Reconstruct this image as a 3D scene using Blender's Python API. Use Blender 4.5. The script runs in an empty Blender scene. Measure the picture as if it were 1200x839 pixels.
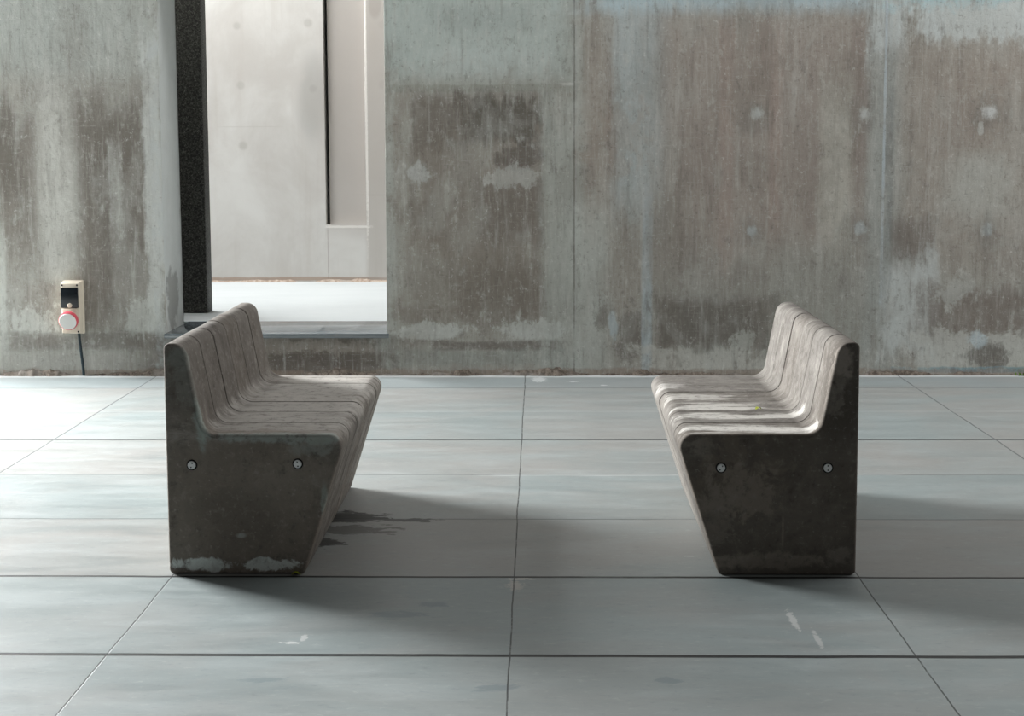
import bpy, bmesh, math, random
from mathutils import Vector
random.seed(7)
SC = bpy.context.scene
COL = SC.collection

# ------------------------------------------------------------------ measures (metres)
EYE = 1.387
WALL_Y = 8.323            # front face of the back wall
WALL_T = 0.42
OPEN_L, OPEN_R, SILL_Z = -2.215, -0.889, 0.252
COURT_Y = 11.43
ROW0, ROWD = 3.7254, 0.6947       # paving joints across
COL0, COLD = -0.0797, 1.0938      # paving joints in depth
B_Y0, B_LEN = 4.4436, 1.1575
BL_X, BR_X = -1.1913, 1.0103      # back planes of the benches

def wx(px, py):           # photo measurement -> metres on the wall face
    z = (435.3 - py) * 0.00502
    return -3.211 + px * 0.0050525 + z * (0.039 - px * 5.83e-5)
def wz(py):
    return (435.3 - py) * 0.00502

# ------------------------------------------------------------------ helpers
def link(name, bm, mat, parent=None, smooth=True, angle=40):
    me = bpy.data.meshes.new(name)
    bmesh.ops.recalc_face_normals(bm, faces=bm.faces[:])
    bm.to_mesh(me); bm.free()
    if mat: me.materials.append(mat)
    if smooth:
        me.polygons.foreach_set('use_smooth', [True] * len(me.polygons))
        me.set_sharp_from_angle(angle=math.radians(angle))
    o = bpy.data.objects.new(name, me)
    COL.objects.link(o)
    if parent: o.parent = parent
    return o

def tag(o, label=None, cat=None, group=None, kind=None):
    if label: o['label'] = label
    if cat: o['category'] = cat
    if group: o['group'] = group
    if kind: o['kind'] = kind
    return o

def empty(name, loc, label, cat, group=None):
    o = bpy.data.objects.new(name, None); COL.objects.link(o)
    o.location = loc; o.empty_display_size = 0.1
    return tag(o, label, cat, group)

def box(bm, x0, x1, y0, y1, z0, z1, bevel=0, seg=2):
    t = bmesh.new()
    bmesh.ops.create_cube(t, size=1)
    for v in t.verts:
        v.co = Vector(((x0+x1)/2 + v.co.x*(x1-x0), (y0+y1)/2 + v.co.y*(y1-y0), (z0+z1)/2 + v.co.z*(z1-z0)))
    if bevel:
        bmesh.ops.bevel(t, geom=t.edges[:], offset=bevel, segments=seg, profile=0.5, affect='EDGES')
    merge(bm, t)

def merge(bm, t):
    vm = {}
    for v in t.verts: vm[v] = bm.verts.new(v.co)
    for f in t.faces: bm.faces.new([vm[v] for v in f.verts])
    t.free()

def lathe(bm, prof, n=40, origin=(0,0,0), axis='y', cap=True):
    """prof: list of (radius, along axis)"""
    rings = []
    ox, oy, oz = origin
    for r, a in prof:
        ring = []
        for i in range(n):
            t = 2*math.pi*i/n
            c, s = r*math.cos(t), r*math.sin(t)
            p = (ox+c, oy+a, oz+s) if axis == 'y' else (ox+c, oy+s, oz+a)
            ring.append(bm.verts.new(p))
        rings.append(ring)
    for a, b in zip(rings, rings[1:]):
        for i in range(n):
            bm.faces.new((a[i], a[(i+1) % n], b[(i+1) % n], b[i]))
    if cap:
        bm.faces.new(rings[0]); bm.faces.new(rings[-1])

# ------------------------------------------------------------------ node helper
def lin(c):
    return tuple(((v/255)/12.92 if v/255 <= 0.04045 else ((v/255+0.055)/1.055)**2.4) for v in c)

class Mat:
    def __init__(s, name):
        s.m = bpy.data.materials.new(name); s.m.use_nodes = True
        s.t = s.m.node_tree; s.t.nodes.clear()
        s.out = s.t.nodes.new('ShaderNodeOutputMaterial')
        s.bsdf = s.t.nodes.new('ShaderNodeBsdfPrincipled')
        s.t.links.new(s.bsdf.outputs[0], s.out.inputs[0])
        tc = s.t.nodes.new('ShaderNodeTexCoord')
        s.P = tc.outputs['Object']
        s.k = 1.0
    def set(s, sock, v):
        if isinstance(v, bpy.types.NodeSocket): s.t.links.new(v, sock)
        elif isinstance(v, (tuple, list)) and len(v) == 3 and sock.type == 'RGBA': sock.default_value = (*v, 1)
        else: sock.default_value = v
    def math(s, op, a, b=0.0, c=None, clamp=False):
        n = s.t.nodes.new('ShaderNodeMath'); n.operation = op; n.use_clamp = clamp
        s.set(n.inputs[0], a); s.set(n.inputs[1], b)
        if c is not None: s.set(n.inputs[2], c)
        return n.outputs[0]
    def vec(s, op, a, b=(0,0,0)):
        n = s.t.nodes.new('ShaderNodeVectorMath'); n.operation = op
        s.set(n.inputs[0], a)
        if op not in ('LENGTH', 'ABSOLUTE'): s.set(n.inputs[1], b)
        return n.outputs['Value' if op in ('LENGTH', 'DOT_PRODUCT') else 'Vector']
    def sep(s, v):
        n = s.t.nodes.new('ShaderNodeSeparateXYZ'); s.set(n.inputs[0], v); return n.outputs
    def noise(s, scale=(1,1,1), sc=1.0, detail=5.0, rough=0.6, dist=0.0, off=(0,0,0)):
        v = s.vec('MULTIPLY', s.P, scale)
        if off != (0,0,0): v = s.vec('ADD', v, off)
        n = s.t.nodes.new('ShaderNodeTexNoise')
        s.set(n.inputs['Vector'], v); n.inputs['Scale'].default_value = sc
        n.inputs['Detail'].default_value = detail; n.inputs['Roughness'].default_value = rough
        n.inputs['Distortion'].default_value = dist
        return n.outputs[0]
    def smooth(s, v, lo, hi, a=0.0, b=1.0):
        n = s.t.nodes.new('ShaderNodeMapRange'); n.interpolation_type = 'SMOOTHSTEP'
        s.set(n.inputs[0], v); n.inputs[1].default_value = lo; n.inputs[2].default_value = hi
        n.inputs[3].default_value = a; n.inputs[4].default_value = b
        return n.outputs[0]
    def mix(s, fac, a, b):
        n = s.t.nodes.new('ShaderNodeMix'); n.data_type = 'RGBA'
        s.set(n.inputs[0], fac); s.set(n.inputs[6], a); s.set(n.inputs[7], b)
        return n.outputs[2]
    def c(s, rgb):                 # tone as read off the photograph -> albedo
        return tuple(min(0.9, v*s.k) for v in lin(rgb))
    def stain(s, base, rgb, cen, half, strength=1.0, noise=None, amp=0.8, soft=0.12, shape='e'):
        d = s.vec('SUBTRACT', s.P, cen)
        d = s.vec('MULTIPLY', d, tuple(1.0/h if h else 0.0 for h in half))
        if shape == 'e': L = s.vec('LENGTH', d)
        else:
            o = s.sep(s.vec('ABSOLUTE', d)); L = s.math('MAXIMUM', s.math('MAXIMUM', o[0], o[1]), o[2])
        f = s.math('SUBTRACT', 1.5, L)             # 0.5 on the outline
        if noise is not None: f = s.math('ADD', f, s.math('MULTIPLY', s.math('SUBTRACT', noise, 0.5), amp*2))
        if isinstance(strength, (int, float)): f = s.smooth(f, 0.5-soft, 0.5+soft, 0.0, strength)
        else: f = s.math('MULTIPLY', s.smooth(f, 0.5-soft, 0.5+soft), strength)
        return s.mix(f, base, s.c(rgb))
    def ex(s, n, lo=.32, hi=.68):       # noise stretched to the full 0..1 range
        r = s.t.nodes.new('ShaderNodeMapRange'); s.set(r.inputs[0], n)
        r.inputs[1].default_value = lo; r.inputs[2].default_value = hi
        return r.outputs[0]
    def finish(s, color, rough=0.85, bump=None, bstr=0.3, bdist=0.01, spec=0.3, metal=0.0):
        s.set(s.bsdf.inputs['Base Color'], color)
        s.set(s.bsdf.inputs['Roughness'], rough)
        s.bsdf.inputs['Specular IOR Level'].default_value = spec
        s.bsdf.inputs['Metallic'].default_value = metal
        if bump is not None:
            n = s.t.nodes.new('ShaderNodeBump'); n.inputs['Strength'].default_value = bstr
            n.inputs['Distance'].default_value = bdist
            s.set(n.inputs['Height'], bump); s.t.links.new(n.outputs[0], s.bsdf.inputs['Normal'])
        return s.m

def plain(name, rgb, rough=0.5, metal=0.0, spec=0.5, var=0.12):
    m = Mat(name)
    n = m.noise((1,1,1), 40, 4)
    a = lin(rgb)
    col = m.mix(n, tuple(v*(1-var) for v in a), tuple(min(1, v*(1+var)) for v in a))
    return m.finish(col, rough, None, spec=spec, metal=metal)

# ------------------------------------------------------------------ weathered wall
WK = 2.0
def wall_material(name, lo, hi):
    m = Mat(name); m.k = WK
    blotch = m.ex(m.noise((1,1,.8), 7, 10, 0.72, 0.5), .33, .67)
    streak = m.math('ADD', m.math('MULTIPLY', m.ex(m.noise((11,11,1.2), 1.0, 8, 0.68, 0.6)), .62), m.math('MULTIPLY', m.ex(m.noise((1,1,.6), 13, 8, .72, .3, off=(7,0,2))), .38))
    fine = m.noise((1,1,1), 42, 6, 0.72)
    mott = m.ex(m.noise((1,1,.55), 20, 7, 0.74, .2, off=(0,0,9)), .3, .7)
    vs = m.ex(m.noise((26,26,2.2), 1.0, 7, 0.7, .3, off=(1,0,4)), .3, .7)
    cloud = m.ex(m.noise((1,1,.7), 3.2, 6, .62, .5, off=(6,0,3)), .34, .66)
    weave = m.noise((75,75,10), 1.0, 5, 0.72)
    cross = m.noise((9,9,70), 1.0, 5, 0.72)
    big = m.noise((1.3,1.3,0.7), 1.0, 4, 0.55, off=(3.1,0,1.7))
    col = m.mix(m.smooth(streak, 0.1, 0.9), m.c((116,111,104)), m.c((136,136,130)))
    col = m.mix(m.smooth(big, 0.4, 0.62, 0, 0.55), col, m.c((122,123,118)))
    def S(rgb, px0, px1, py0, py1, st=0.8, nz=blotch, amp=0.7, soft=0.16, shape='b'):
        nonlocal col
        if px1 < lo-25 or px0 > hi+25: return            # not on this cast panel
        x0, x1 = wx(px0, (py0+py1)/2), wx(px1, (py0+py1)/2)
        z1, z0 = wz(py0), wz(py1)
        nzz = nz_mix[nz]
        if shape == 'e' and max(px1-px0, py1-py0) < 150: nzz = smallnz; amp *= 1.35; st *= .92
        col = m.stain(col, rgb, ((x0+x1)/2, WALL_Y, (z0+z1)/2), ((x1-x0)/2, 0, (z1-z0)/2), st*.88, nzz, amp*.75, soft+.16, shape)
    def brk(n): return m.math('ADD', m.math('MULTIPLY', n, .74), m.math('MULTIPLY', mott, .26))
    nz_mix = {blotch: brk(blotch), streak: brk(streak), mott: mott}
    smallnz = m.math('ADD', m.math('MULTIPLY', blotch, .45), m.math('MULTIPLY', mott, .55))
    gg, lg, br, dk, db, bl = (138,146,142), (158,161,156), (126,115,107), (84,80,74), (102,96,89), (140,152,156)
    # --- left pier
    S((130,134,130), -120, 200, -60, 84, .85, blotch, .10, .06)
    S((124,123,118), -60, 192, 86, 430, .6, blotch, .4, .2)
    S((92,87,81), -6, 46, 118, 300, .9, streak, 1.0, .2)
    S(dk, -40, 24, 125, 225, .9, streak, 1.1, .2)
    S((86,81,75), 88, 184, 112, 355, 1.0, streak, .85, .25)
    S(dk, 98, 172, 116, 200, .7, streak, 1.1, .25)
    S((84,80,75), 120, 176, 200, 330, .6, streak, 1.2, .25)
    S((152,152,147), 46, 92, 105, 330, .75, streak, .7, .4, 'e')
    S((146,147,143), 130, 146, 165, 260, .45, streak, 1.1, .2)
    S((104,98,92), 15, 180, 325, 375, .6, blotch, 1.0, .2)
    S(lg, 10, 68, 355, 388, .7, blotch, 1.4, .15, 'e')
    S(lg, -5, 8, 270, 400, .6, streak, .8, .3)
    S((90,86,81), 8, 195, 384, 405, .75, blotch, .9, .2)
    S((128,127,122), -20, 185, 404, 428, .5, blotch, 1.6, .15)
    S((158,161,158), 172, 192, 60, 380, .7, blotch, .6, .2)
    S(lg, 150, 190, 345, 385, .7, blotch, 1.3, .15, 'e')
    # --- panel right of the opening
    S(gg, 440, 678, -80, 94, .95, blotch, .10, .05)
    S((150,156,153), 500, 640, 50, 92, .5, blotch, 1.0, .3, 'e')
    S((118,124,121), 520, 625, 5, 32, .45, streak, 1.2, .3)
    S((122,120,113), 440, 676, 95, 400, .6, blotch, .2, .08)
    S((112,114,107), 440, 678, 95, 104, .75, blotch, .5, .1)
    S((138,142,137), 444, 466, 115, 380, .75, streak, .9, .25)
    S((106,99,91), 478, 660, 118, 372, .8, blotch, .75, .3)
    S((72,68,62), 544, 642, 106, 162, 1.0, streak, 1.0, .15)
    S((80,74,68), 494, 550, 110, 170, .7, streak, 1.1, .2)
    S((76,71,66), 580, 642, 165, 195, .9, blotch, 1.1, .15, 'e')
    S((88,82,76), 560, 642, 205, 280, .7, streak, 1.0, .2)
    S((98,92,85), 500, 560, 165, 290, .55, streak, .9, .25)
    S((146,148,146), 472, 510, 186, 210, .8, blotch, 1.0, .12, 'e')
    S((148,149,145), 575, 640, 190, 212, .65, blotch, 1.4, .15, 'e')
    S((122,121,115), 470, 540, 290, 340, .5, blotch, .8, .3, 'e')
    S((86,80,73), 520, 668, 300, 374, .7, blotch, .8, .3, 'e')
    S((96,90,83), 455, 520, 352, 376, .6, blotch, .9, .25, 'e')
    S((152,155,151), 456, 560, 374, 392, .9, blotch, 1.1, .12, 'e')
    S((152,155,151), 590, 676, 372, 394, .9, blotch, 1.2, .12, 'e')
    S((84,80,75), 508, 662, 394, 406, .85, blotch, 1.1, .15)
    S((116,119,114), 462, 672, 405, 424, .75, blotch, .8, .2)
    # --- strip between the two joints
    S((142,147,142), 640, 684, 100, 420, .6, streak, .6, .3)
    S((121,113,105), 690, 732, 40, 262, .75, streak, .8, .25)
    S((138,147,148), 722, 782, -40, 250, .75, streak, .7, .3)
    S((146,150,145), 676, 716, 240, 420, .6, blotch, .7, .3)
    S((118,112,104), 718, 756, 250, 400, .6, blotch, .6, .3)
    S((84,79,73), 700, 728, 345, 392, .75, blotch, 1.4, .15, 'e')
    S((78,74,69), 728, 757, 352, 416, .85, blotch, 1.3, .15, 'e')
    S((140,151,154), 716, 728, 358, 392, .8, blotch, .8, .15, 'e')
    S((138,148,151), 756, 768, 225, 440, .85, blotch, .22, .1)
    # --- right hand panels
    S((123,114,107), 776, 1026, 16, 300, .85, streak, .45, .2)
    S((128,112,104), 846, 862, 40, 300, .4, streak, .8, .4)
    S((130,113,105), 905, 918, 60, 280, .4, streak, .8, .4)
    S((108,98,91), 884, 905, 20, 110, .5, streak, 1.0, .3)
    S((104,94,88), 1000, 1020, 30, 200, .6, streak, .8, .3)
    S((148,147,139), 964, 1000, 100, 285, .75, streak, .5, .3)
    S((112,108,101), 770, 800, 220, 400, .6, streak, .8, .3)
    S((118,119,113), 900, 1010, 280, 400, .6, streak, .8, .3)
    S((140,155,160), 690, 1040, -60, 12, .85, streak, .35, .15)
    S((126,130,127), 1018, 1058, -20, 430, .75, streak, .5, .3)
    S((158,164,163), 1024, 1064, -20, 62, .7, streak, 1.0, .25)
    S((124,115,107), 1060, 1260, 40, 300, .75, streak, .5, .2)
    S((160,166,165), 1058, 1260, -10, 46, .85, streak, 1.2, .15)
    S((130,158,163), 1070, 1260, -60, 3, .8, blotch, .8, .2)
    S((142,143,137), 1108, 1190, 180, 252, .75, blotch, .7, .35, 'e')
    S((90,84,79), 1048, 1092, 255, 310, .75, streak, 1.0, .2)
    S((154,158,156), 1036, 1094, 304, 410, .9, streak, .9, .2)
    S((94,86,80), 1090, 1260, 335, 392, .85, streak, 1.0, .2)
    S((152,155,151), 1100, 1150, 318, 350, .55, blotch, 1.4, .2, 'e')
    S((152,153,148), 1075, 1250, 388, 426, .75, blotch, 1.5, .15)
    S((72,68,63), 1132, 1180, 398, 426, .95, blotch, .8, .15, 'e')
    S((146,158,162), 1136, 1156, 384, 402, .8, blotch, .8, .15, 'e')
    S((78,73,67), 772, 906, 345, 404, .85, streak, .9, .2)
    S((150,150,144), 770, 905, 404, 432, .75, blotch, 1.3, .15)
    S((150,152,146), 862, 892, 378, 410, .7, blotch, 1.3, .15, 'e')
    S((86,118,128), 1066, 1260, 426, 432, .85, blotch, .8, .2)
    for (q0, q1, r0, r1, tn, st) in ((470,520,228,262,(92,87,81),.5), (690,760,120,190,(118,108,99),.5), (800,850,150,230,(112,104,98),.5), (930,962,150,240,(114,106,100),.45),
            (860,900,300,350,(104,101,95),.5), (1095,1150,110,170,(112,103,96),.5), (1160,1230,265,330,(110,104,98),.5), (980,1012,295,350,(110,108,103),.5), (790,842,265,340,(106,101,95),.45), (700,720,300,340,(112,107,100),.5)):
        S(tn, q0, q1, r0, r1, st, blotch, 1.4, .3, 'e')
    # --- under the opening
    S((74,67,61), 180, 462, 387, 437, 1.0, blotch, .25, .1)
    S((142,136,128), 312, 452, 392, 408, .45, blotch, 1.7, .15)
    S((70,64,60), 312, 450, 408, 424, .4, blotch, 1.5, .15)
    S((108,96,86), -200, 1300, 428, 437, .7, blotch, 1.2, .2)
    # --- plugged tie holes
    for (px, py, r, tone) in ((889,130,7,(160,165,163)), (1016,130,9,(160,164,162)), (1161,130,9,(176,180,178)),
                        (884,266,6,(140,147,148)), (1010,262,7,(140,147,148)), (1158,265,8,(140,147,148))):
        S((98,96,91), px-r*2.4, px+r*2.4, py-r*1.8, py+r*2.8, .5, blotch, 1.3, .3, 'e')
        S(tone, px-r*.85, px+r*.85, py-r*.8, py+r*.8, .75, mott, .9, .45, 'e')
    S((160,162,158), 1147, 1153, 142, 156, .6, blotch, 1.0, .15, 'e')
    # --- panel joints
    S((70,68,64), 676.2, 677.8, -60, 436, .75, blotch, .9, .3)
    S((86,92,92), 1036, 1048, 60, 330, .45, streak, 1.3, .3)
    S((144,152,156), 1037.5, 1040.5, -60, 300, .8, blotch, .7, .3)
    S((164,164,160), 662, 676, 93.5, 96.5, .5, mott, .9, .4)
    # pitting, lime specks and cloth-like grain all over
    col = m.mix(m.smooth(vs, 0.55, 1.0, 0, 0.34), col, m.c((150,150,145)))
    col = m.mix(m.smooth(vs, 0.45, 0.0, 0, 0.38), col, m.c((84,79,73)))
    col = m.mix(m.smooth(cloud, 0.55, 1.0, 0, 0.28), col, m.c((140,141,136)))
    col = m.mix(m.smooth(cloud, 0.45, 0.0, 0, 0.28), col, m.c((96,91,84)))
    col = m.mix(m.smooth(mott, 0.6, 1.0, 0, 0.36), col, m.c((156,157,152)))
    col = m.mix(m.smooth(mott, 0.4, 0.0, 0, 0.42), col, m.c((80,75,70)))
    col = m.mix(m.smooth(fine, 0.58, 0.72, 0, 0.42), col, m.c((170,172,168)))
    col = m.mix(m.smooth(fine, 0.44, 0.30, 0, 0.42), col, m.c((74,70,65)))
    col = m.mix(m.smooth(weave, 0.52, 0.72, 0, 0.2), col, m.c((162,163,159)))
    col = m.mix(m.smooth(weave, 0.46, 0.26, 0, 0.25), col, m.c((80,76,71)))
    col = m.mix(m.smooth(cross, 0.55, 0.75, 0, 0.22), col, m.c((160,160,156)))
    # paler tone inside the left reveal
    if lo < 0: col = m.stain(col, (138,141,140), (OPEN_L, WALL_Y+.24, 1.5), (.05, .22, 2.0), .85, blotch, .25, .2, 'b')
    if lo < 0: col = m.stain(col, (92,92,89), (OPEN_L, WALL_Y+.20, .42), (.05, .13, .16), .7, blotch, .6, .25)
    hgt = m.math('ADD', m.math('MULTIPLY', blotch, 0.5), m.math('MULTIPLY', fine, 0.5))
    return m.finish(col, 0.9, hgt, 0.35, 0.010, spec=0.2)

# ------------------------------------------------------------------ floor
FK = 0.85
def floor_material():
    m = Mat('slate_paving'); m.k = FK
    o = m.sep(m.P)
    gr = m.noise((2.2,9,1), 1.0, 9, 0.74, 0.4)
    cl = m.noise((0.9,1.6,1), 1.3, 6, 0.6, 0.6, off=(5,2,0))
    fine = m.noise((22,48,1), 1.0, 7, 0.76)
    wob = m.noise((1,1,1), 3.0, 3)
    edge = m.ex(m.noise((.8,1.5,1), 13, 7, .68, .4))
    chip = m.ex(m.noise((1,1,1), 60, 5, .7))
    # one shade per slab
    cellx = m.math('FLOOR', m.math('MULTIPLY', m.math('SUBTRACT', o[0], COL0), 1/COLD))
    celly = m.math('FLOOR', m.math('MULTIPLY', m.math('SUBTRACT', o[1], ROW0), 1/ROWD))
    cv = m.t.nodes.new('ShaderNodeCombineXYZ'); m.set(cv.inputs[0], cellx); m.set(cv.inputs[1], celly)
    wn = m.t.nodes.new('ShaderNodeTexWhiteNoise'); m.set(wn.inputs[0], cv.outputs[0])
    slab = wn.outputs[0]
    teal, warm = m.c((149,159,159)), m.c((157,157,154))
    f = m.math('ADD', m.math('MULTIPLY', slab, 0.5), m.math('MULTIPLY', m.smooth(cl, 0.35, 0.65), 0.6))
    # rows that read warmer in the photograph
    for (y0, y1, s) in ((ROW0+2*ROWD, ROW0+3*ROWD, -.1), (ROW0+3*ROWD, ROW0+4*ROWD, .35), (ROW0+ROWD, ROW0+2*ROWD, .2), (ROW0, ROW0+ROWD, -.3), (0, ROW0, -.25)):
        g = m.math('MULTIPLY', m.math('GREATER_THAN', o[1], y0), m.math('LESS_THAN', o[1], y1))
        f = m.math('ADD', f, m.math('MULTIPLY', g, s))
    f = m.math('ADD', f, 0.0, clamp=True)
    col = m.mix(f, teal, warm)
    col = m.mix(m.smooth(gr, 0.45, 0.7, 0, 0.3), col, m.c((178,186,187)))
    col = m.mix(m.smooth(gr, 0.5, 0.28, 0, 0.35), col, m.c((124,136,139)))
    col = m.mix(m.smooth(fine, 0.54, 0.72, 0, 0.35), col, m.c((190,196,196)))
    col = m.mix(m.smooth(fine, 0.46, 0.28, 0, 0.4), col, m.c((112,120,122)))
    def S(rgb, x, y, hx, hy, st=.8, nz=edge, amp=.6, soft=.2, shape='e'):
        nonlocal col
        col = m.stain(col, rgb, (x, y, 0), (hx, hy, 0), st, nz, amp, soft, shape)
    # pale line along the wall foot and a bluish strip beside it
    S((150,160,163), 0, WALL_Y-0.2, 9, 0.2, .4, gr, .5, .2, 'b')
    S((214,218,218), 0, WALL_Y-0.02, 9, 0.05, .8, gr, .4, .3, 'b')
    for k in (5,):
        S((186,190,189), 0, ROW0+k*ROWD, 9, 0.012, .35, gr, .9, .5, 'b')
    S((200,203,202), 0.6, ROW0+3*ROWD, 0.7, 0.012, .7, gr, 1.2, .3, 'b')
    # wet marks that crept from under the left bench
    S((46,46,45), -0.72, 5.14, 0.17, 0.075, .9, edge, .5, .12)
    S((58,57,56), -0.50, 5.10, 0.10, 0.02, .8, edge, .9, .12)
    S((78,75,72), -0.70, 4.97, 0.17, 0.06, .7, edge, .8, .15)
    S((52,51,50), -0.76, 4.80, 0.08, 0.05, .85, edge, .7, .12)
    # scratches, chips and spots
    for (x, y, hx, hy, rgb) in ((0.735,4.02,.012,.10,(205,207,205)), (0.775,3.86,.010,.08,(196,198,197)),
            (-0.69,3.82,.035,.010,(215,217,216)), (-0.66,3.86,.012,.03,(200,203,202)), (-0.06,4.40,.05,.012,(206,203,198)),
            (-0.075,4.33,.03,.05,(190,186,180)), (1.46,6.85,.025,.012,(232,234,234)), (1.23,6.80,.025,.012,(225,228,228)),
            (0.0,8.18,.05,.10,(214,218,218)), (0.20,8.10,.035,.016,(222,226,226)), (0.37,7.98,.03,.012,(230,232,232)),
            (1.0,7.0,.05,.008,(190,192,190)), (0.5,4.65,.02,.006,(196,198,197)), (1.43,3.95,.02,.01,(150,146,138))):
        S(rgb, x, y, hx*.8, hy*.8, .75, chip, .7, .2)
    for (x, y, hx, hy) in ((-0.42,4.05,.07,.025), (-0.31,4.15,.05,.02), (-0.1,3.5,.06,.02), (-0.72,3.55,.05,.018), (0.33,3.55,.03,.02)):
        S((104,124,130), x, y, hx, hy, .45, edge, .9, .4)
    # joints
    jm = None
    def J(axis, pos, half, st, tone, nz_amp=0.8):
        nonlocal col, jm
        d = m.math('ABSOLUTE', m.math('SUBTRACT', m.math('ADD', o[axis], m.math('MULTIPLY', m.math('SUBTRACT', wob, .5), 0.012)), pos))
        f = m.smooth(d, half*1.25, half*0.75)
        brk = m.smooth(gr, 0.34, 0.5, 1-nz_amp, 1.0)
        f = m.math('MULTIPLY', m.math('MULTIPLY', f, brk), st)
        col = m.mix(f, col, m.c(tone))
        jm = f if jm is None else m.math('MAXIMUM', jm, f)
    K = (26,27,28)
    J(1, ROW0-ROWD, .007, .95, K, .2)
    J(1, ROW0, .0098, 1.0, K, .12); J(1, ROW0+ROWD, .0082, 1.0, K, .25)
    J(1, ROW0+2*ROWD, .006, .5, (70,72,73), .9); J(1, ROW0+3*ROWD, .006, .45, (90,94,95), .9)
    J(1, ROW0+4*ROWD, .0085, .85, (48,54,56), .25); J(1, ROW0+6*ROWD, .010, .5, (92,100,102), .6)
    for k in range(-5, 6):
        J(0, COL0+k*COLD, .0022 if abs(k) < 2 else .004, .85, (44,46,47) if abs(k) < 2 else (100,104,105), .55)
    hgt = m.math('SUBTRACT', m.math('ADD', m.math('MULTIPLY', gr, .25), m.math('MULTIPLY', fine, .12)), jm)
    rough = m.smooth(gr, .3, .7, .42, .60)
    return m.finish(col, rough, hgt, .4, .006, spec=.4)

# ------------------------------------------------------------------ bench concrete
def bench_material(name, near_stains, dark=1.0, streaks=0.5):
    m = Mat(name); m.k = 1.0
    blotch = m.ex(m.noise((1,1,1), 11, 10, .72, .4), .3, .7)
    brush = m.noise((2.6,15,9), 1.0, 9, .74, .6)
    mott = m.ex(m.noise((1,1,1), 26, 7, .74, .2, off=(4,1,2)), .3, .7)
    fine = m.noise((1,1,1), 60, 5, .7)
    info = m.t.nodes.new('ShaderNodeObjectInfo')
    D = dark
    t = lambda a: tuple(v*D for v in a)
    col = m.mix(m.smooth(blotch, .1, .9), m.c(t((98,91,85))), m.c(t((132,127,120))))
    col = m.mix(m.smooth(info.outputs['Random'], 0, 1, 0, .4), col, m.c(t((124,122,119))))
    col = m.mix(m.smooth(brush, .5, .7, 0, .45), col, m.c(t((172,167,160))))
    col = m.mix(m.smooth(brush, .49, .3, 0, .5), col, m.c(t((72,66,61))))
    for (rgb, cen, half, st, amp, soft, nm) in near_stains:
        col = m.stain(col, rgb, cen, half, m.math('MULTIPLY', m.smooth(mott, 0, .7, .6, 1.0), st), blotch if nm == 'b' else m.ex(brush), amp*.7, soft+.12)
    col = m.mix(m.smooth(mott, .55, 1.0, 0, .42), col, m.c(t((152,147,141))))
    col = m.mix(m.smooth(mott, .45, 0.0, 0, .48), col, m.c(t((60,55,51))))
    col = m.mix(m.smooth(fine, .57, .70, 0, .45), col, m.c(t((165,160,154))))
    col = m.mix(m.smooth(fine, .42, .28, 0, .35), col, m.c(t((66,62,58))))
    hgt = m.math('ADD', m.math('MULTIPLY', brush, .5), m.math('MULTIPLY', fine, .3))
    return m.finish(col, .88, hgt, .3, .006, spec=.15)

SEG = B_LEN/6
BW, SW, SH, BH, TW, IW = 0.436, 0.579, 0.456, 0.7486, 0.0674, 0.1232

def round_poly(pts, radii, n=8):
    out = []
    N = len(pts)
    for i in range(N):
        p, a, b = Vector(pts[i]), Vector(pts[i-1]), Vector(pts[(i+1) % N])
        r = radii[i]
        d1, d2 = (a-p).normalized(), (b-p).normalized()
        ang = d1.angle(d2)
        if r <= 0: out.append(p); continue
        t = r/math.tan(ang/2)
        c = p + (d1+d2).normalized()*(r/math.sin(ang/2))
        s, e = p+d1*t-c, p+d2*t-c
        a0 = math.atan2(s.y, s.x); a1 = math.atan2(e.y, e.x)
        da = (a1-a0+math.pi) % (2*math.pi)-math.pi
        for k in range(n+1):
            w = a0+da*k/n
            out.append(c+Vector((math.cos(w), math.sin(w)))*r)
    return out

def bench_profile(dw=0.0, dh=0.0):
    pts = [(0,0), (BW,0), (SW+dw,SH+dh), (IW+dw*.5,SH+dh), (TW+dw,BH+dh), (0,BH+dh)]
    return round_poly(pts, [0.016, 0.016, 0.042, 0.052, 0.045, 0.018])

def segment_mesh(side, y0, y1, r0, r1, dw, dh):
    """one precast slice: profile swept along y, both rims rounded"""
    prof = bench_profile(dw, dh)
    N = len(prof)
    nrm = []
    for i in range(N):
        e = (prof[(i+1) % N]-prof[i-1]).normalized()
        nrm.append(Vector((e.y, -e.x)))          # outward for counter-clockwise outline
    bm = bmesh.new()
    rings = []
    steps = [(r0*(1-math.sin(math.pi/2*k/4)), y0+r0*(1-math.cos(math.pi/2*k/4))) for k in range(5)]
    steps += [(0, y0+r0+.003), (0, y0+(y1-y0)*.5), (0, y1-r1-.003)]
    steps += [(r1*(1-math.sin(math.pi/2*k/4)), y1-r1*(1-math.cos(math.pi/2*k/4))) for k in range(4, -1, -1)]
    for ins, y in steps:
        ring = []
        for p, n in zip(prof, nrm):
            q = p-n*ins
            ring.append(bm.verts.new((side*q.x, y, max(q.y, 0.0))))
        rings.append(ring)
    for a, b in zip(rings, rings[1:]):
        for i in range(N):
            bm.faces.new((a[i], a[(i+1) % N], b[(i+1) % N], b[i]))
    caps = [bm.faces.new(rings[0]), bm.faces.new(rings[-1])]
    bmesh.ops.triangulate(bm, faces=caps)
    return bm

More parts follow.
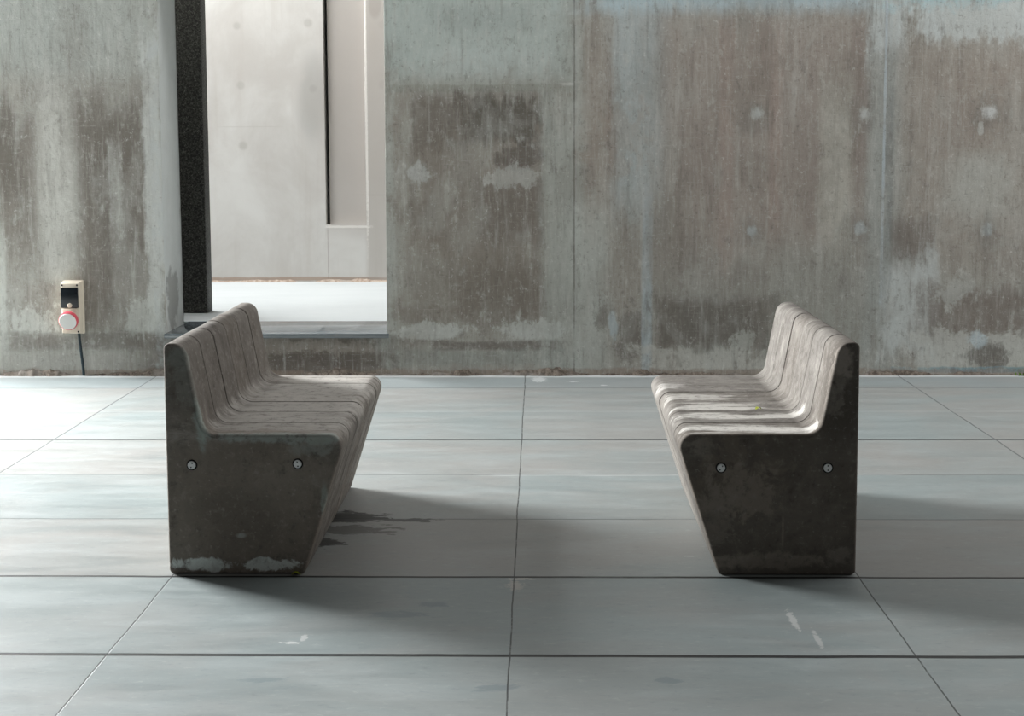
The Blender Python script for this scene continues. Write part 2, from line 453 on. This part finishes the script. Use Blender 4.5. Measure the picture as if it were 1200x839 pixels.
def bolt(parent, x, z, rot, steel, black):
    bm = bmesh.new()
    lathe(bm, [(.0125, .004), (.0132, .0), (.0132, -.0025), (.0122, -.0038), (.0, -.0042)][:4], 32)
    b = link('bolt', bm, steel, parent); b.location = (x, -0.0012, z); b.rotation_euler = (0, rot, 0)
    bm = bmesh.new()
    lathe(bm, [(.0134, .003), (.0134, -.0012), (.0150, -.0014), (.0170, -.0004), (.0176, .003)], 32, cap=False)
    link('bolt_collar', bm, black, b)['label'] = 'black recess ring round the bolt'
    for s in (-1, 1):
        bm = bmesh.new()
        lathe(bm, [(.0022, -.002), (.0022, -.0042), (.0018, -.0043)], 16, (0, 0, s*.0070))
        link('bolt_hole', bm, black, b)

def make_bench(x, side, mats, label, rots, seed):
    rnd = random.Random(seed)
    root = empty('concrete_bench', (x, B_Y0, 0), label, 'bench', 'concrete benches facing each other')
    for k in range(6):
        gap = 0.0019
        y0 = k*SEG+(gap if k else 0); y1 = (k+1)*SEG-(gap if k < 5 else 0)
        r0 = 0.011 if k == 0 else 0.0035
        r1 = 0.012 if k == 5 else 0.0035
        if side > 0 and k == 2: y0 += .006            # the open joint on the left bench
        dw, dh = rnd.uniform(-.0014, .0014), rnd.uniform(-.0012, .0012)
        o = link('bench_segment', segment_mesh(side, y0, y1, r0, r1, dw, dh), mats[0 if k == 0 else 1], root, angle=35)
    return root

# ------------------------------------------------------------------ build: setting
PANELS = (-400, 320, 677, 1800)
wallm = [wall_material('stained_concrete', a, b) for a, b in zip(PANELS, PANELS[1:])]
def wall_back():
    bm = bmesh.new()
    L, R, T = -4.0, 6.0, 5.2
    pts = [(L,0), (R,0), (R,T), (OPEN_R,T), (OPEN_R,SILL_Z-.028), (OPEN_L,SILL_Z-.028), (OPEN_L,T), (L,T)]
    a = [bm.verts.new((x, WALL_Y, z)) for x, z in pts]
    b = [bm.verts.new((x, WALL_Y+WALL_T, z)) for x, z in pts]
    bm.faces.new(a); bm.faces.new(b[::-1])
    n = len(pts)
    for i in range(n): bm.faces.new((a[i], a[(i+1) % n], b[(i+1) % n], b[i]))
    ed = [e for e in bm.edges if abs(e.verts[0].co.y-e.verts[1].co.y) < 1e-6 and abs(e.verts[0].co.x-e.verts[1].co.x) < 1e-6
          and abs(abs(e.verts[0].co.x)) < 3]
    bmesh.ops.bevel(bm, geom=ed, offset=.008, segments=3, profile=.5, affect='EDGES')
    box(bm, OPEN_L-.001, OPEN_R+.001, WALL_Y+.002, WALL_Y+WALL_T-.002, 2.34, 5.2)  # unseen lintel, added to stop court light leaking into the hall
    cuts = [wx(320, 410), wx(677, 215)]
    for x in cuts:
        bmesh.ops.bisect_plane(bm, geom=bm.verts[:]+bm.edges[:]+bm.faces[:], plane_co=(x, 0, 0), plane_no=(1, 0, 0))
    bm.faces.ensure_lookup_table()
    for f in bm.faces: f.material_index = sum(f.calc_center_median().x > x for x in cuts)
    o = link('wall_back', bm, wallm[0])
    for w in wallm[1:]: o.data.materials.append(w)
    return tag(o, kind='structure')
wall_back()

bm = bmesh.new(); box(bm, -14, 12, -4, WALL_Y+WALL_T, -.12, 0)
tag(link('floor', bm, floor_material(), smooth=False), kind='structure')

# polished dark stone slab lying on the sill
def sill_material():
    m = Mat('dark_polished_stone')
    n = m.noise((1,1,1), 25, 6, .7)
    cl = m.noise((1,5,1), 1.5, 5, .6)
    col = m.mix(n, lin((84,93,97)), lin((108,117,121)))
    col = m.mix(m.smooth(cl, .45, .7, 0, .4), col, lin((124,131,134)))
    return m.finish(col, m.smooth(cl, .3, .7, .08, .16), n, .02, .002, spec=.5)
bm = bmesh.new(); box(bm, OPEN_L-.004, OPEN_R+.004, WALL_Y-.012, 8.90, SILL_Z-.028, SILL_Z, .004)
tag(link('trim_1', bm, sill_material()), 'dark polished stone sill under the tall opening', kind='structure')

bpy.data.materials['dark_polished_stone'].node_tree.nodes['Principled BSDF'].inputs['IOR'].default_value = 2.1

def court_floor_material():
    m = Mat('pale_court_paving')
    n = m.noise((1.5,5,1), 1.2, 7, .65); f = m.noise((1,1,1), 45, 4)
    col = m.mix(n, lin((158,164,165)), lin((182,186,186)))
    col = m.mix(m.smooth(f, .6, .8, 0, .3), col, lin((150,152,150)))
    return m.finish(col, .6, n, .15, .006, spec=.4)
bm = bmesh.new(); box(bm, -7, 4, 8.90, COURT_Y+.3, .02, SILL_Z-.001)
tag(link('floor_court', bm, court_floor_material(), smooth=False), kind='structure')

def court_wall_material():
    m = Mat('pale_board_marked_concrete'); m.k = 1.0
    cloud = m.noise((1,1,.8), 1.6, 7, .62, .4); st = m.noise((9,9,.6), 1.0, 6, .6); fine = m.noise((1,1,1), 40, 5, .7)
    o = m.sep(m.P)
    col = m.mix(m.smooth(cloud, .32, .68), lin((186,183,179)), lin((203,202,199)))
    col = m.mix(m.smooth(st, .5, .75, 0, .35), col, lin((174,168,162)))
    col = m.mix(m.smooth(fine, .62, .8, 0, .25), col, lin((150,145,140)))
    Y = COURT_Y
    def S(rgb, x, z, hx, hz, st_, nz, amp, soft=.2, shape='e'):
        nonlocal col
        m.k = 1.0
        col = m.stain(col, rgb, (x, Y, z), (hx, 0, hz), st_, nz, amp, soft, shape)
    for (x, z) in ((-2.40,2.30), (-2.38,1.83), (-2.37,1.35), (-1.24,2.30), (-1.24,1.83), (-1.83,2.32), (-1.80,1.80)):
        S((150,146,141), x, z, .034, .034, .35, cloud, .7, .4)
    S((152,150,147), -1.80, 1.72, .13, .35, .5, cloud, 1.0, .4)
    S((162,155,150), -1.42, 1.75, .30, .9, .35, cloud, .5, .4)
    S((120,114,108), -1.30, 2.45, .05, .10, .5, cloud, .8, .3)
    S((140,132,126), -1.70, .48, .004, .22, .5, fine, .8, .3, 'b')
    S((205,203,199), -1.378, .48, .005, .22, .6, fine, .8, .3, 'b')
    S((172,168,164), -1.25, .95, .2, .006, .4, cloud, .8, .3, 'b')
    S((172,168,163), -2.3, 1.50, .25, .004, .3, cloud, .8, .3, 'b')
    S((152,124,102), -1.5, .275, 2.2, .014, .6, m.noise((5,5,5), 1.0, 6, .7, off=(2,0,0)), 1.2, .3, 'b')
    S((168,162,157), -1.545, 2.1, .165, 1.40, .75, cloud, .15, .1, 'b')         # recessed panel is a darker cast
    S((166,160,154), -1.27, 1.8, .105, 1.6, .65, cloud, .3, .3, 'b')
    S((214,211,206), -1.376, 2.1, .009, 1.41, .9, fine, .5, .2, 'b')           # light caught on the arrises, painted as pale lines
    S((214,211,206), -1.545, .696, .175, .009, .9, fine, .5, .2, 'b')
    hgt = m.math('ADD', m.math('MULTIPLY', cloud, .5), m.math('MULTIPLY', fine, .2))
    return m.finish(col, .9, hgt, .2, .01, spec=.2)
def court_wall():
    bm = bmesh.new()
    x0, x1, zt = -7.0, 4.0, 3.6
    ra, rb, rz, dep, slot = -1.712, -1.378, .701, .055, .024
    def layer(xa, xb, z, y0, y1, chamfer):
        t = bmesh.new()
        pts = [(x0,0), (x1,0), (x1,zt), (xb,zt), (xb,z), (xa,z), (xa,zt), (x0,zt)]
        a = [t.verts.new((x, y0, zz)) for x, zz in pts]
        b = [t.verts.new((x, y1, zz)) for x, zz in pts]
        t.faces.new(a)
        n = len(pts)
        for i in range(n): t.faces.new((a[i], a[(i+1) % n], b[(i+1) % n], b[i]))
        if chamfer:
            ed = [e for e in t.edges if abs(e.verts[0].co.y-y0) < 1e-6 and abs(e.verts[1].co.y-y0) < 1e-6
                  and all(xa-.01 < v.co.x < xb+.01 and v.co.z > z-.01 for v in e.verts)
                  and not all(abs(v.co.x-xa) < 1e-4 for v in e.verts) and not all(abs(v.co.z-zt) < 1e-4 for v in e.verts)]
            bmesh.ops.bevel(t, geom=ed, offset=chamfer, segments=1, profile=.5, affect='EDGES')
        merge(bm, t)
    layer(ra, rb, rz, COURT_Y, COURT_Y+dep, .016)
    layer(ra, ra+slot, rz+.01, COURT_Y+dep, COURT_Y+.28, 0)      # shadow gap down the left side of the recess
    box(bm, x0, x1, COURT_Y+.28, COURT_Y+.5, 0, zt)
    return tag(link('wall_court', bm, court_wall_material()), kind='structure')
court_wall()
bm = bmesh.new(); box(bm, -4.0, -3.8, WALL_Y+WALL_T-.01, COURT_Y, 0, 3.4)  # unseen wall, added to keep the side light out of the court
tag(link('wall_light_block', bm, bpy.data.materials['pale_board_marked_concrete'], smooth=False), kind='structure')

# rough dark granite pier behind the left reveal
def granite_material():
    m = Mat('dark_granite')
    sp = m.noise((1,1,1), 75, 3, .75); sp2 = m.noise((1,1,1), 150, 2, .8)
    col = m.mix(m.smooth(sp, .4, .6), lin((30,30,28)), lin((66,66,62)))
    col = m.mix(m.smooth(sp2, .58, .72, 0, .8), col, lin((135,135,130)))
    return m.finish(col, .6, sp, .5, .006, spec=.35)
bm = bmesh.new(); box(bm, -3.4, -2.196, 9.33, 9.48, SILL_Z-.001, 3.4, .008, 3)
tag(link('trim_2', bm, granite_material()), 'dark speckled granite pier behind the left side of the opening', kind='structure')

# ------------------------------------------------------------------ benches
steel = plain('brushed_steel', (240,241,240), .35, .05, .5, .2)
black = plain('black_rubber', (16,16,16), .7, 0, .3)
E_ = 0.09
left_stains = [
    ((130,120,110), (.24, 0, .24), (.34, .10, .30), .85, .5, .35, 'b'),
    ((222,228,224), (.085, 0, .032), (.080, .03, .019), 1.0, 1.3, .12, 'b'),
    ((220,226,222), (.335, 0, .034), (.080, .03, .017), 1.0, 1.4, .12, 'b'),
    ((169,180,174), (.05, 0, .70), (.05, .03, .035), .5, .9, .25, 'b'),
    ((167,180,174), (.118, 0, .53), (.022, .03, .10), .7, .8, .3, 'b'),
    ((167,177,172), (.36, 0, .448), (.24, .03, .020), .7, 1.1, .25, 'b'),
    ((164,175,169), (.48, 0, .41), (.07, .03, .025), .4, 1.2, .2, 'b'),
    ((164,175,168), (.505, 0, .23), (.012, .03, .06), .7, .9, .2, 'b'),
    ((190,196,190), (.235, 0, .128), (.018, .03, .010), .7, .7, .2, 'b'),
    ((105,98,90), (.04, 0, .64), (.045, .03, .10), .5, .9, .3, 'b'),
]
right_stains = [
    ((105,98,90), (.26, 0, .26), (.42, .10, .34), .9, .4, .4, 'b'),
    ((84,78,72), (.06, 0, .62), (.07, .10, .18), .85, .5, .3, 'b'),
    ((178,168,159), (.055, 0, .70), (.03, .03, .05), .55, 1.1, .2, 'b'),
    ((165,158,148), (.50, 0, .41), (.05, .03, .035), .4, 1.2, .2, 'b'),
    ((130,118,106), (.40, 0, .30), (.16, .03, .12), .4, 1.7, .15, 'b'),
    ((166,156,145), (.30, 0, .05), (.20, .03, .025), .5, 1.0, .25, 'b'),
    ((150,142,134), (.06, 0, .06), (.05, .03, .03), .5, 1.3, .2, 'b'),
    ((165,152,142), (.235, 0, .15), (.004, .03, .05), .4, .8, .2, 'b'),
]
right_stains = [(c, (-p[0], p[1], p[2]), h, s, a, f, n) for (c, p, h, s, a, f, n) in right_stains]
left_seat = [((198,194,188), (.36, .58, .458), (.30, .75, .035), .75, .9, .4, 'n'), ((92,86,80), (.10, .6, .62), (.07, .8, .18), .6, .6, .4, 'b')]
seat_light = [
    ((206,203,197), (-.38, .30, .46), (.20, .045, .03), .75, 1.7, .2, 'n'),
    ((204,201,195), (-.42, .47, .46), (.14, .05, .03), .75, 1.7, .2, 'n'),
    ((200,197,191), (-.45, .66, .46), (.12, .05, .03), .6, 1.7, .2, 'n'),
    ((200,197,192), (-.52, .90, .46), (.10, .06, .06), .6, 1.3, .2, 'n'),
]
right_stains += [((150,140,130), (-.37, 0, .27), (.10, .03, .08), .55, 1.5, .12, 'b'), ((140,132,124), (-.44, 0, .20), (.06, .03, .12), .5, 1.5, .12, 'b'), ((150,142,134), (-.10, 0, .62), (.05, .03, .10), .45, 1.5, .15, 'b'), ((128,120,112), (-.18, 0, .20), (.14, .03, .12), .3, 1.6, .2, 'b')]
left_stains += [((150,142,132), (.40, 0, .30), (.12, .03, .10), .3, 1.4, .25, 'b'), ((72,66,60), (.22, 0, .18), (.12, .03, .10), .35, 1.0, .35, 'b'), ((146,148,142), (.07, 0, .62), (.06, .03, .07), .4, 1.5, .2, 'b')]
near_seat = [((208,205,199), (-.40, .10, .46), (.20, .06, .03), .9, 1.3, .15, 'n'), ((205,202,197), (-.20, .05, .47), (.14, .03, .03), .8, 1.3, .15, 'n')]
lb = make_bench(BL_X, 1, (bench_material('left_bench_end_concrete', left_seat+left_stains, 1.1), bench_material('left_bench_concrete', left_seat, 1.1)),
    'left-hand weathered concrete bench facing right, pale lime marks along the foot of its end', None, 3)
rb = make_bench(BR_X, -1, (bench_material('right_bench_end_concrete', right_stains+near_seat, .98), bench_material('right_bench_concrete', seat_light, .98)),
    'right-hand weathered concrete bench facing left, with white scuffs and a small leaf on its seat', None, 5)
for (x, z, r) in ((.083, .358, .3), (.422, .362, -.15)): bolt(lb, x, z, r, steel, black)
for (x, z, r) in ((-.433, .350, .6), (-.096, .350, .0)): bolt(rb, x, z, r, steel, black)

# ------------------------------------------------------------------ socket box on the left pier
cream = plain('cream_plastic', (214,204,186), .45, 0, .4, .05)
tint = plain('smoked_plastic', (22,28,32), .18, 0, .5)
red = plain('red_plastic', (214,88,100), .4, 0, .4, .08)
white = plain('white_plastic', (226,224,220), .4, 0, .4, .04)
rubber = plain('dark_cable_sheath', (30,46,52), .55, 0, .4)
XC, ZB, ZT = -2.748, .256, .572
so = empty('power_socket_box', (XC, WALL_Y, ZB), 'cream wall-mounted power socket box with black flap and red-ringed plug', 'socket')
W2, DP = .056, .085
bm = bmesh.new()
box(bm, -W2-.004, W2+.004, -.030, .0, 0, ZT-ZB, .006, 3)
# tapered front shell
t = bmesh.new(); bmesh.ops.create_cube(t, size=1)
for v in t.verts:
    fr = v.co.y < 0
    v.co = Vector((v.co.x*2*(W2-(.004 if fr else 0)), -DP if fr else -.026, (ZT-ZB)/2+v.co.z*((ZT-ZB)-(.022 if fr else .004))))
bmesh.ops.bevel(t, geom=t.edges[:], offset=.006, segments=3, profile=.5, affect='EDGES'); merge(bm, t)
link('housing', bm, cream, so)
hz = ZT-ZB
bm = bmesh.new(); box(bm, -.051, .051, -DP-.010, -DP+.002, hz-.155, hz-.036, .004, 3)
fl = link('flap_cover', bm, tint, so); fl['label'] = 'black hinged flap'
bm = bmesh.new(); lathe(bm, [(.0135,-DP-.008), (.0135,-DP-.016), (.011,-DP-.020), (.004,-DP-.0205)], 24, (.002, 0, hz-.140))
link('flap_latch', bm, cream, fl)
# slanted socket collar, red ring and white plug cap
bm = bmesh.new(); box(bm, -.046, .046, -DP-.012, -DP+.003, .064, .158, .006, 3); link('socket_plate', bm, cream, so)
def tilt(o): o.location = (.000, -DP-.006, .098); o.rotation_euler = (math.radians(16), 0, 0)
bm = bmesh.new(); lathe(bm, [(.047,.02), (.047,-.02), (.045,-.022)], 40); sk = link('socket_collar', bm, cream, so); tilt(sk)
bm = bmesh.new(); lathe(bm, [(.0500,-.014), (.0540,-.016), (.0555,-.021), (.0555,-.040), (.0545,-.045), (.051,-.047), (.048,-.040), (.048,-.014)], 48, cap=False)
rg = link('plug_ring', bm, red, so); tilt(rg); rg['label'] = 'red ring round the plug'
bm = bmesh.new(); lathe(bm, [(.0505,-.016), (.0505,-.047), (.0475,-.0505), (.02,-.0515)], 48)
wc = link('plug_cap', bm, white, so); tilt(wc)
for (x, z) in ((-.044, hz-.022), (.044, hz-.022), (.044, .020)):
    bm = bmesh.new(); lathe(bm, [(.0055,-DP+.002), (.0055,-DP-.0015), (.004,-DP-.0022)], 16, (x, 0, z)); link('screw', bm, black, so)
# cable dropping from the box to the floor
bm = bmesh.new(); rings = []
pts = [Vector(p) for p in ((.030,-.032,.016), (.031,-.031,-.03), (.035,-.026,-.09), (.040,-.020,-.16), (.043,-.015,-.21), (.044,-.013,-ZB+.003))]
for p in pts: rings.append([bm.verts.new((p.x+.0085*math.cos(a), p.y+.0085*math.sin(a), p.z)) for a in [2*math.pi*i/16 for i in range(16)]])
for a, b in zip(rings, rings[1:]):
    for i in range(16): bm.faces.new((a[i], a[(i+1) % 16], b[(i+1) % 16], b[i]))
bm.faces.new(rings[0]); bm.faces.new(rings[-1])
link('cable', bm, rubber, so)['label'] = 'dark cable running down to the floor'

# ------------------------------------------------------------------ small natural things
leafm = plain('yellow_green_leaf', (150,158,40), .5, 0, .4, .2)
def leaf(x, y, z, rz, s, label):
    bm = bmesh.new(); n = 8
    up, dn = [], []
    for i in range(n+1):
        t = i/n; w = .38*math.sin(math.pi*t**.8)*s; h = .25*s*math.sin(math.pi*t)
        up.append(bm.verts.new(((t-.5)*s, w, h+abs(w)*.25))); dn.append(bm.verts.new(((t-.5)*s, -w, h+abs(w)*.25)))
    mid = [bm.verts.new(((i/n-.5)*s, 0, .25*s*math.sin(math.pi*i/n))) for i in range(n+1)]
    for i in range(n):
        bm.faces.new((mid[i], mid[i+1], up[i+1], up[i])); bm.faces.new((dn[i], dn[i+1], mid[i+1], mid[i]))
    bmesh.ops.remove_doubles(bm, verts=bm.verts[:], dist=1e-5)
    bmesh.ops.solidify(bm, geom=bm.faces[:], thickness=.0008)
    o = link('fallen_leaf', bm, leafm); o.location = (x, y, z); o.rotation_euler = (0, 0, rz)
    return tag(o, label, 'leaf')
leaf(.759, 4.865, SH+.001, .5, .026, 'tiny yellow-green leaf lying on the right bench seat')
leaf(-.78, 4.435, .002, .1, .030, 'tiny yellowish leaf in the floor joint at the foot of the left bench')
grassm = plain('fresh_green_weed', (112,150,52), .5, 0, .4, .25)
bm = bmesh.new(); rnd = random.Random(4)
for i in range(22):
    a = rnd.uniform(0, 2*math.pi); l = rnd.uniform(.02, .05); x = rnd.uniform(-.045, .06); w = rnd.uniform(.004, .008)
    b0 = Vector((x, rnd.uniform(-.015, .0), 0)); d = Vector((math.cos(a)*.7, -abs(math.sin(a))*.6, .55)).normalized()
    s = Vector((-d.y, d.x, 0)).normalized()*w
    v = [bm.verts.new(p) for p in (b0-s*.4, b0+s*.4, b0+d*l*.6+s, b0+d*l+Vector((0,0,-.006)), b0+d*l*.6-s)]
    bm.faces.new(v)
wd = link('weed', bm, grassm, smooth=False); wd.location = (2.84, WALL_Y-.012, 0)
tag(wd, 'small green weed sprouting where the right end of the wall meets the floor', 'plant')

# crumbled plaster and dirt along the wall foot
def crumbs(name, x0, x1, y, z, h, mat, label, seed, ry=.024):
    from mathutils import noise as N
    bm = bmesh.new(); n = int((x1-x0)/.012); rows = []
    for i in range(n+1):
        x = x0+(x1-x0)*i/n
        k = max(.05, .5+1.1*N.fractal(Vector((x*4, seed, 0)), 1, 2, 4))
        j = .5+.5*N.noise(Vector((x*45, seed, 3)))
        r = []
        for t, u in ((0, 1.0), (.35, .75), (.7, .35), (1, 0)):
            r.append(bm.verts.new((x, y-ry*t*k*(0.6+.5*j), z+h*u*k*(.55+.6*j))))
        rows.append(r)
    for a, b in zip(rows, rows[1:]):
        for q in range(3): bm.faces.new((a[q], a[q+1], b[q+1], b[q]))
    return tag(link(name, bm, mat, angle=60), label, 'dirt', kind='stuff')
def dirt_mat(name, a, b):
    m = Mat(name); n = m.noise((1,1,1), 38, 6, .75); l = m.noise((3,3,3), 1.0, 4)
    col = m.mix(m.smooth(n, .38, .62), lin(a), lin(b)); col = m.mix(m.smooth(l, .5, .62, 0, .6), col, lin((150,146,140)))
    return m.finish(col, .95, n, .8, .01, spec=.1)
crumbs('crumbled_plaster', -3.95, 5.9, WALL_Y-.003, 0, .040, dirt_mat('plaster_dirt', (88,80,73), (136,126,116)),
       'crumbled plaster and dirt along the foot of the stained wall', 1.3)
crumbs('leaf_litter', -6.9, 3.9, COURT_Y-.003, SILL_Z-.001, .030, dirt_mat('brown_litter', (140,122,108), (178,166,154)),
       'brown leaf litter along the foot of the pale wall behind the opening', 8.1, .05)

# ------------------------------------------------------------------ light
def area(name, loc, target, sx, sy, power, color=(1,1,1), spread=180):
    l = bpy.data.lights.new(name, 'AREA'); l.shape = 'RECTANGLE'; l.size = sx; l.size_y = sy
    l.energy = power; l.color = color; l.spread = math.radians(spread)
    o = bpy.data.objects.new(name, l); COL.objects.link(o); o.location = loc
    o.rotation_euler = (Vector(target)-Vector(loc)).to_track_quat('-Z', 'Y').to_euler()
    o['kind'] = 'helper'
    return o
area('daylight_side', (-7.3, 9.9, 2.6), (0, 11.0, .6), 4.4, 3.7, 4350, (.985, 1.0, 1.0))
area('daylight_right', (6.8, 7.2, 2.6), (0.0, 8.6, .8), 3.6, 3.2, 205, (1, 1, 1))
area('daylight_roof', (0.6, 7.6, 4.4), (0.6, 8.2, 0.8), 9.0, 0.9, 115, (1, 1, 1))
area('daylight_court', (-3.5, 10.35, 6.2), (-1.8, 10.7, 0), 2.8, 1.9, 770, (1, 1, 1))
w = bpy.data.worlds.new('World'); SC.world = w; w.use_nodes = True
bg = w.node_tree.nodes['Background']; bg.inputs[0].default_value = (1, .99, .97, 1); bg.inputs[1].default_value = .09

# ------------------------------------------------------------------ camera (50 mm on full frame, slight downward shift)
cam = bpy.data.cameras.new('camera'); co = bpy.data.objects.new('camera', cam); COL.objects.link(co)
cam.sensor_fit = 'HORIZONTAL'; cam.sensor_width = 36.0; cam.lens = 1666.9*36/1200
cam.shift_y = -92.94/1200
cam.clip_start = .05
PITCH, YAW, ROLL = .09721649, .01881485, -.00383766
from mathutils import Matrix
R = Matrix.Rotation(YAW, 4, 'Z') @ Matrix.Rotation(math.pi/2-PITCH, 4, 'X') @ Matrix.Rotation(ROLL, 4, 'Z')
co.matrix_world = Matrix.Translation((0, 0, EYE)) @ R
SC.camera = co

vs = SC.view_settings
SC.display_settings.display_device = 'sRGB'
vs.view_transform = 'Standard'; vs.look = 'None'; vs.exposure = 0; vs.gamma = 1; vs.use_curve_mapping = False
SC.cycles.use_denoising = True
SC.cycles.max_bounces = 6
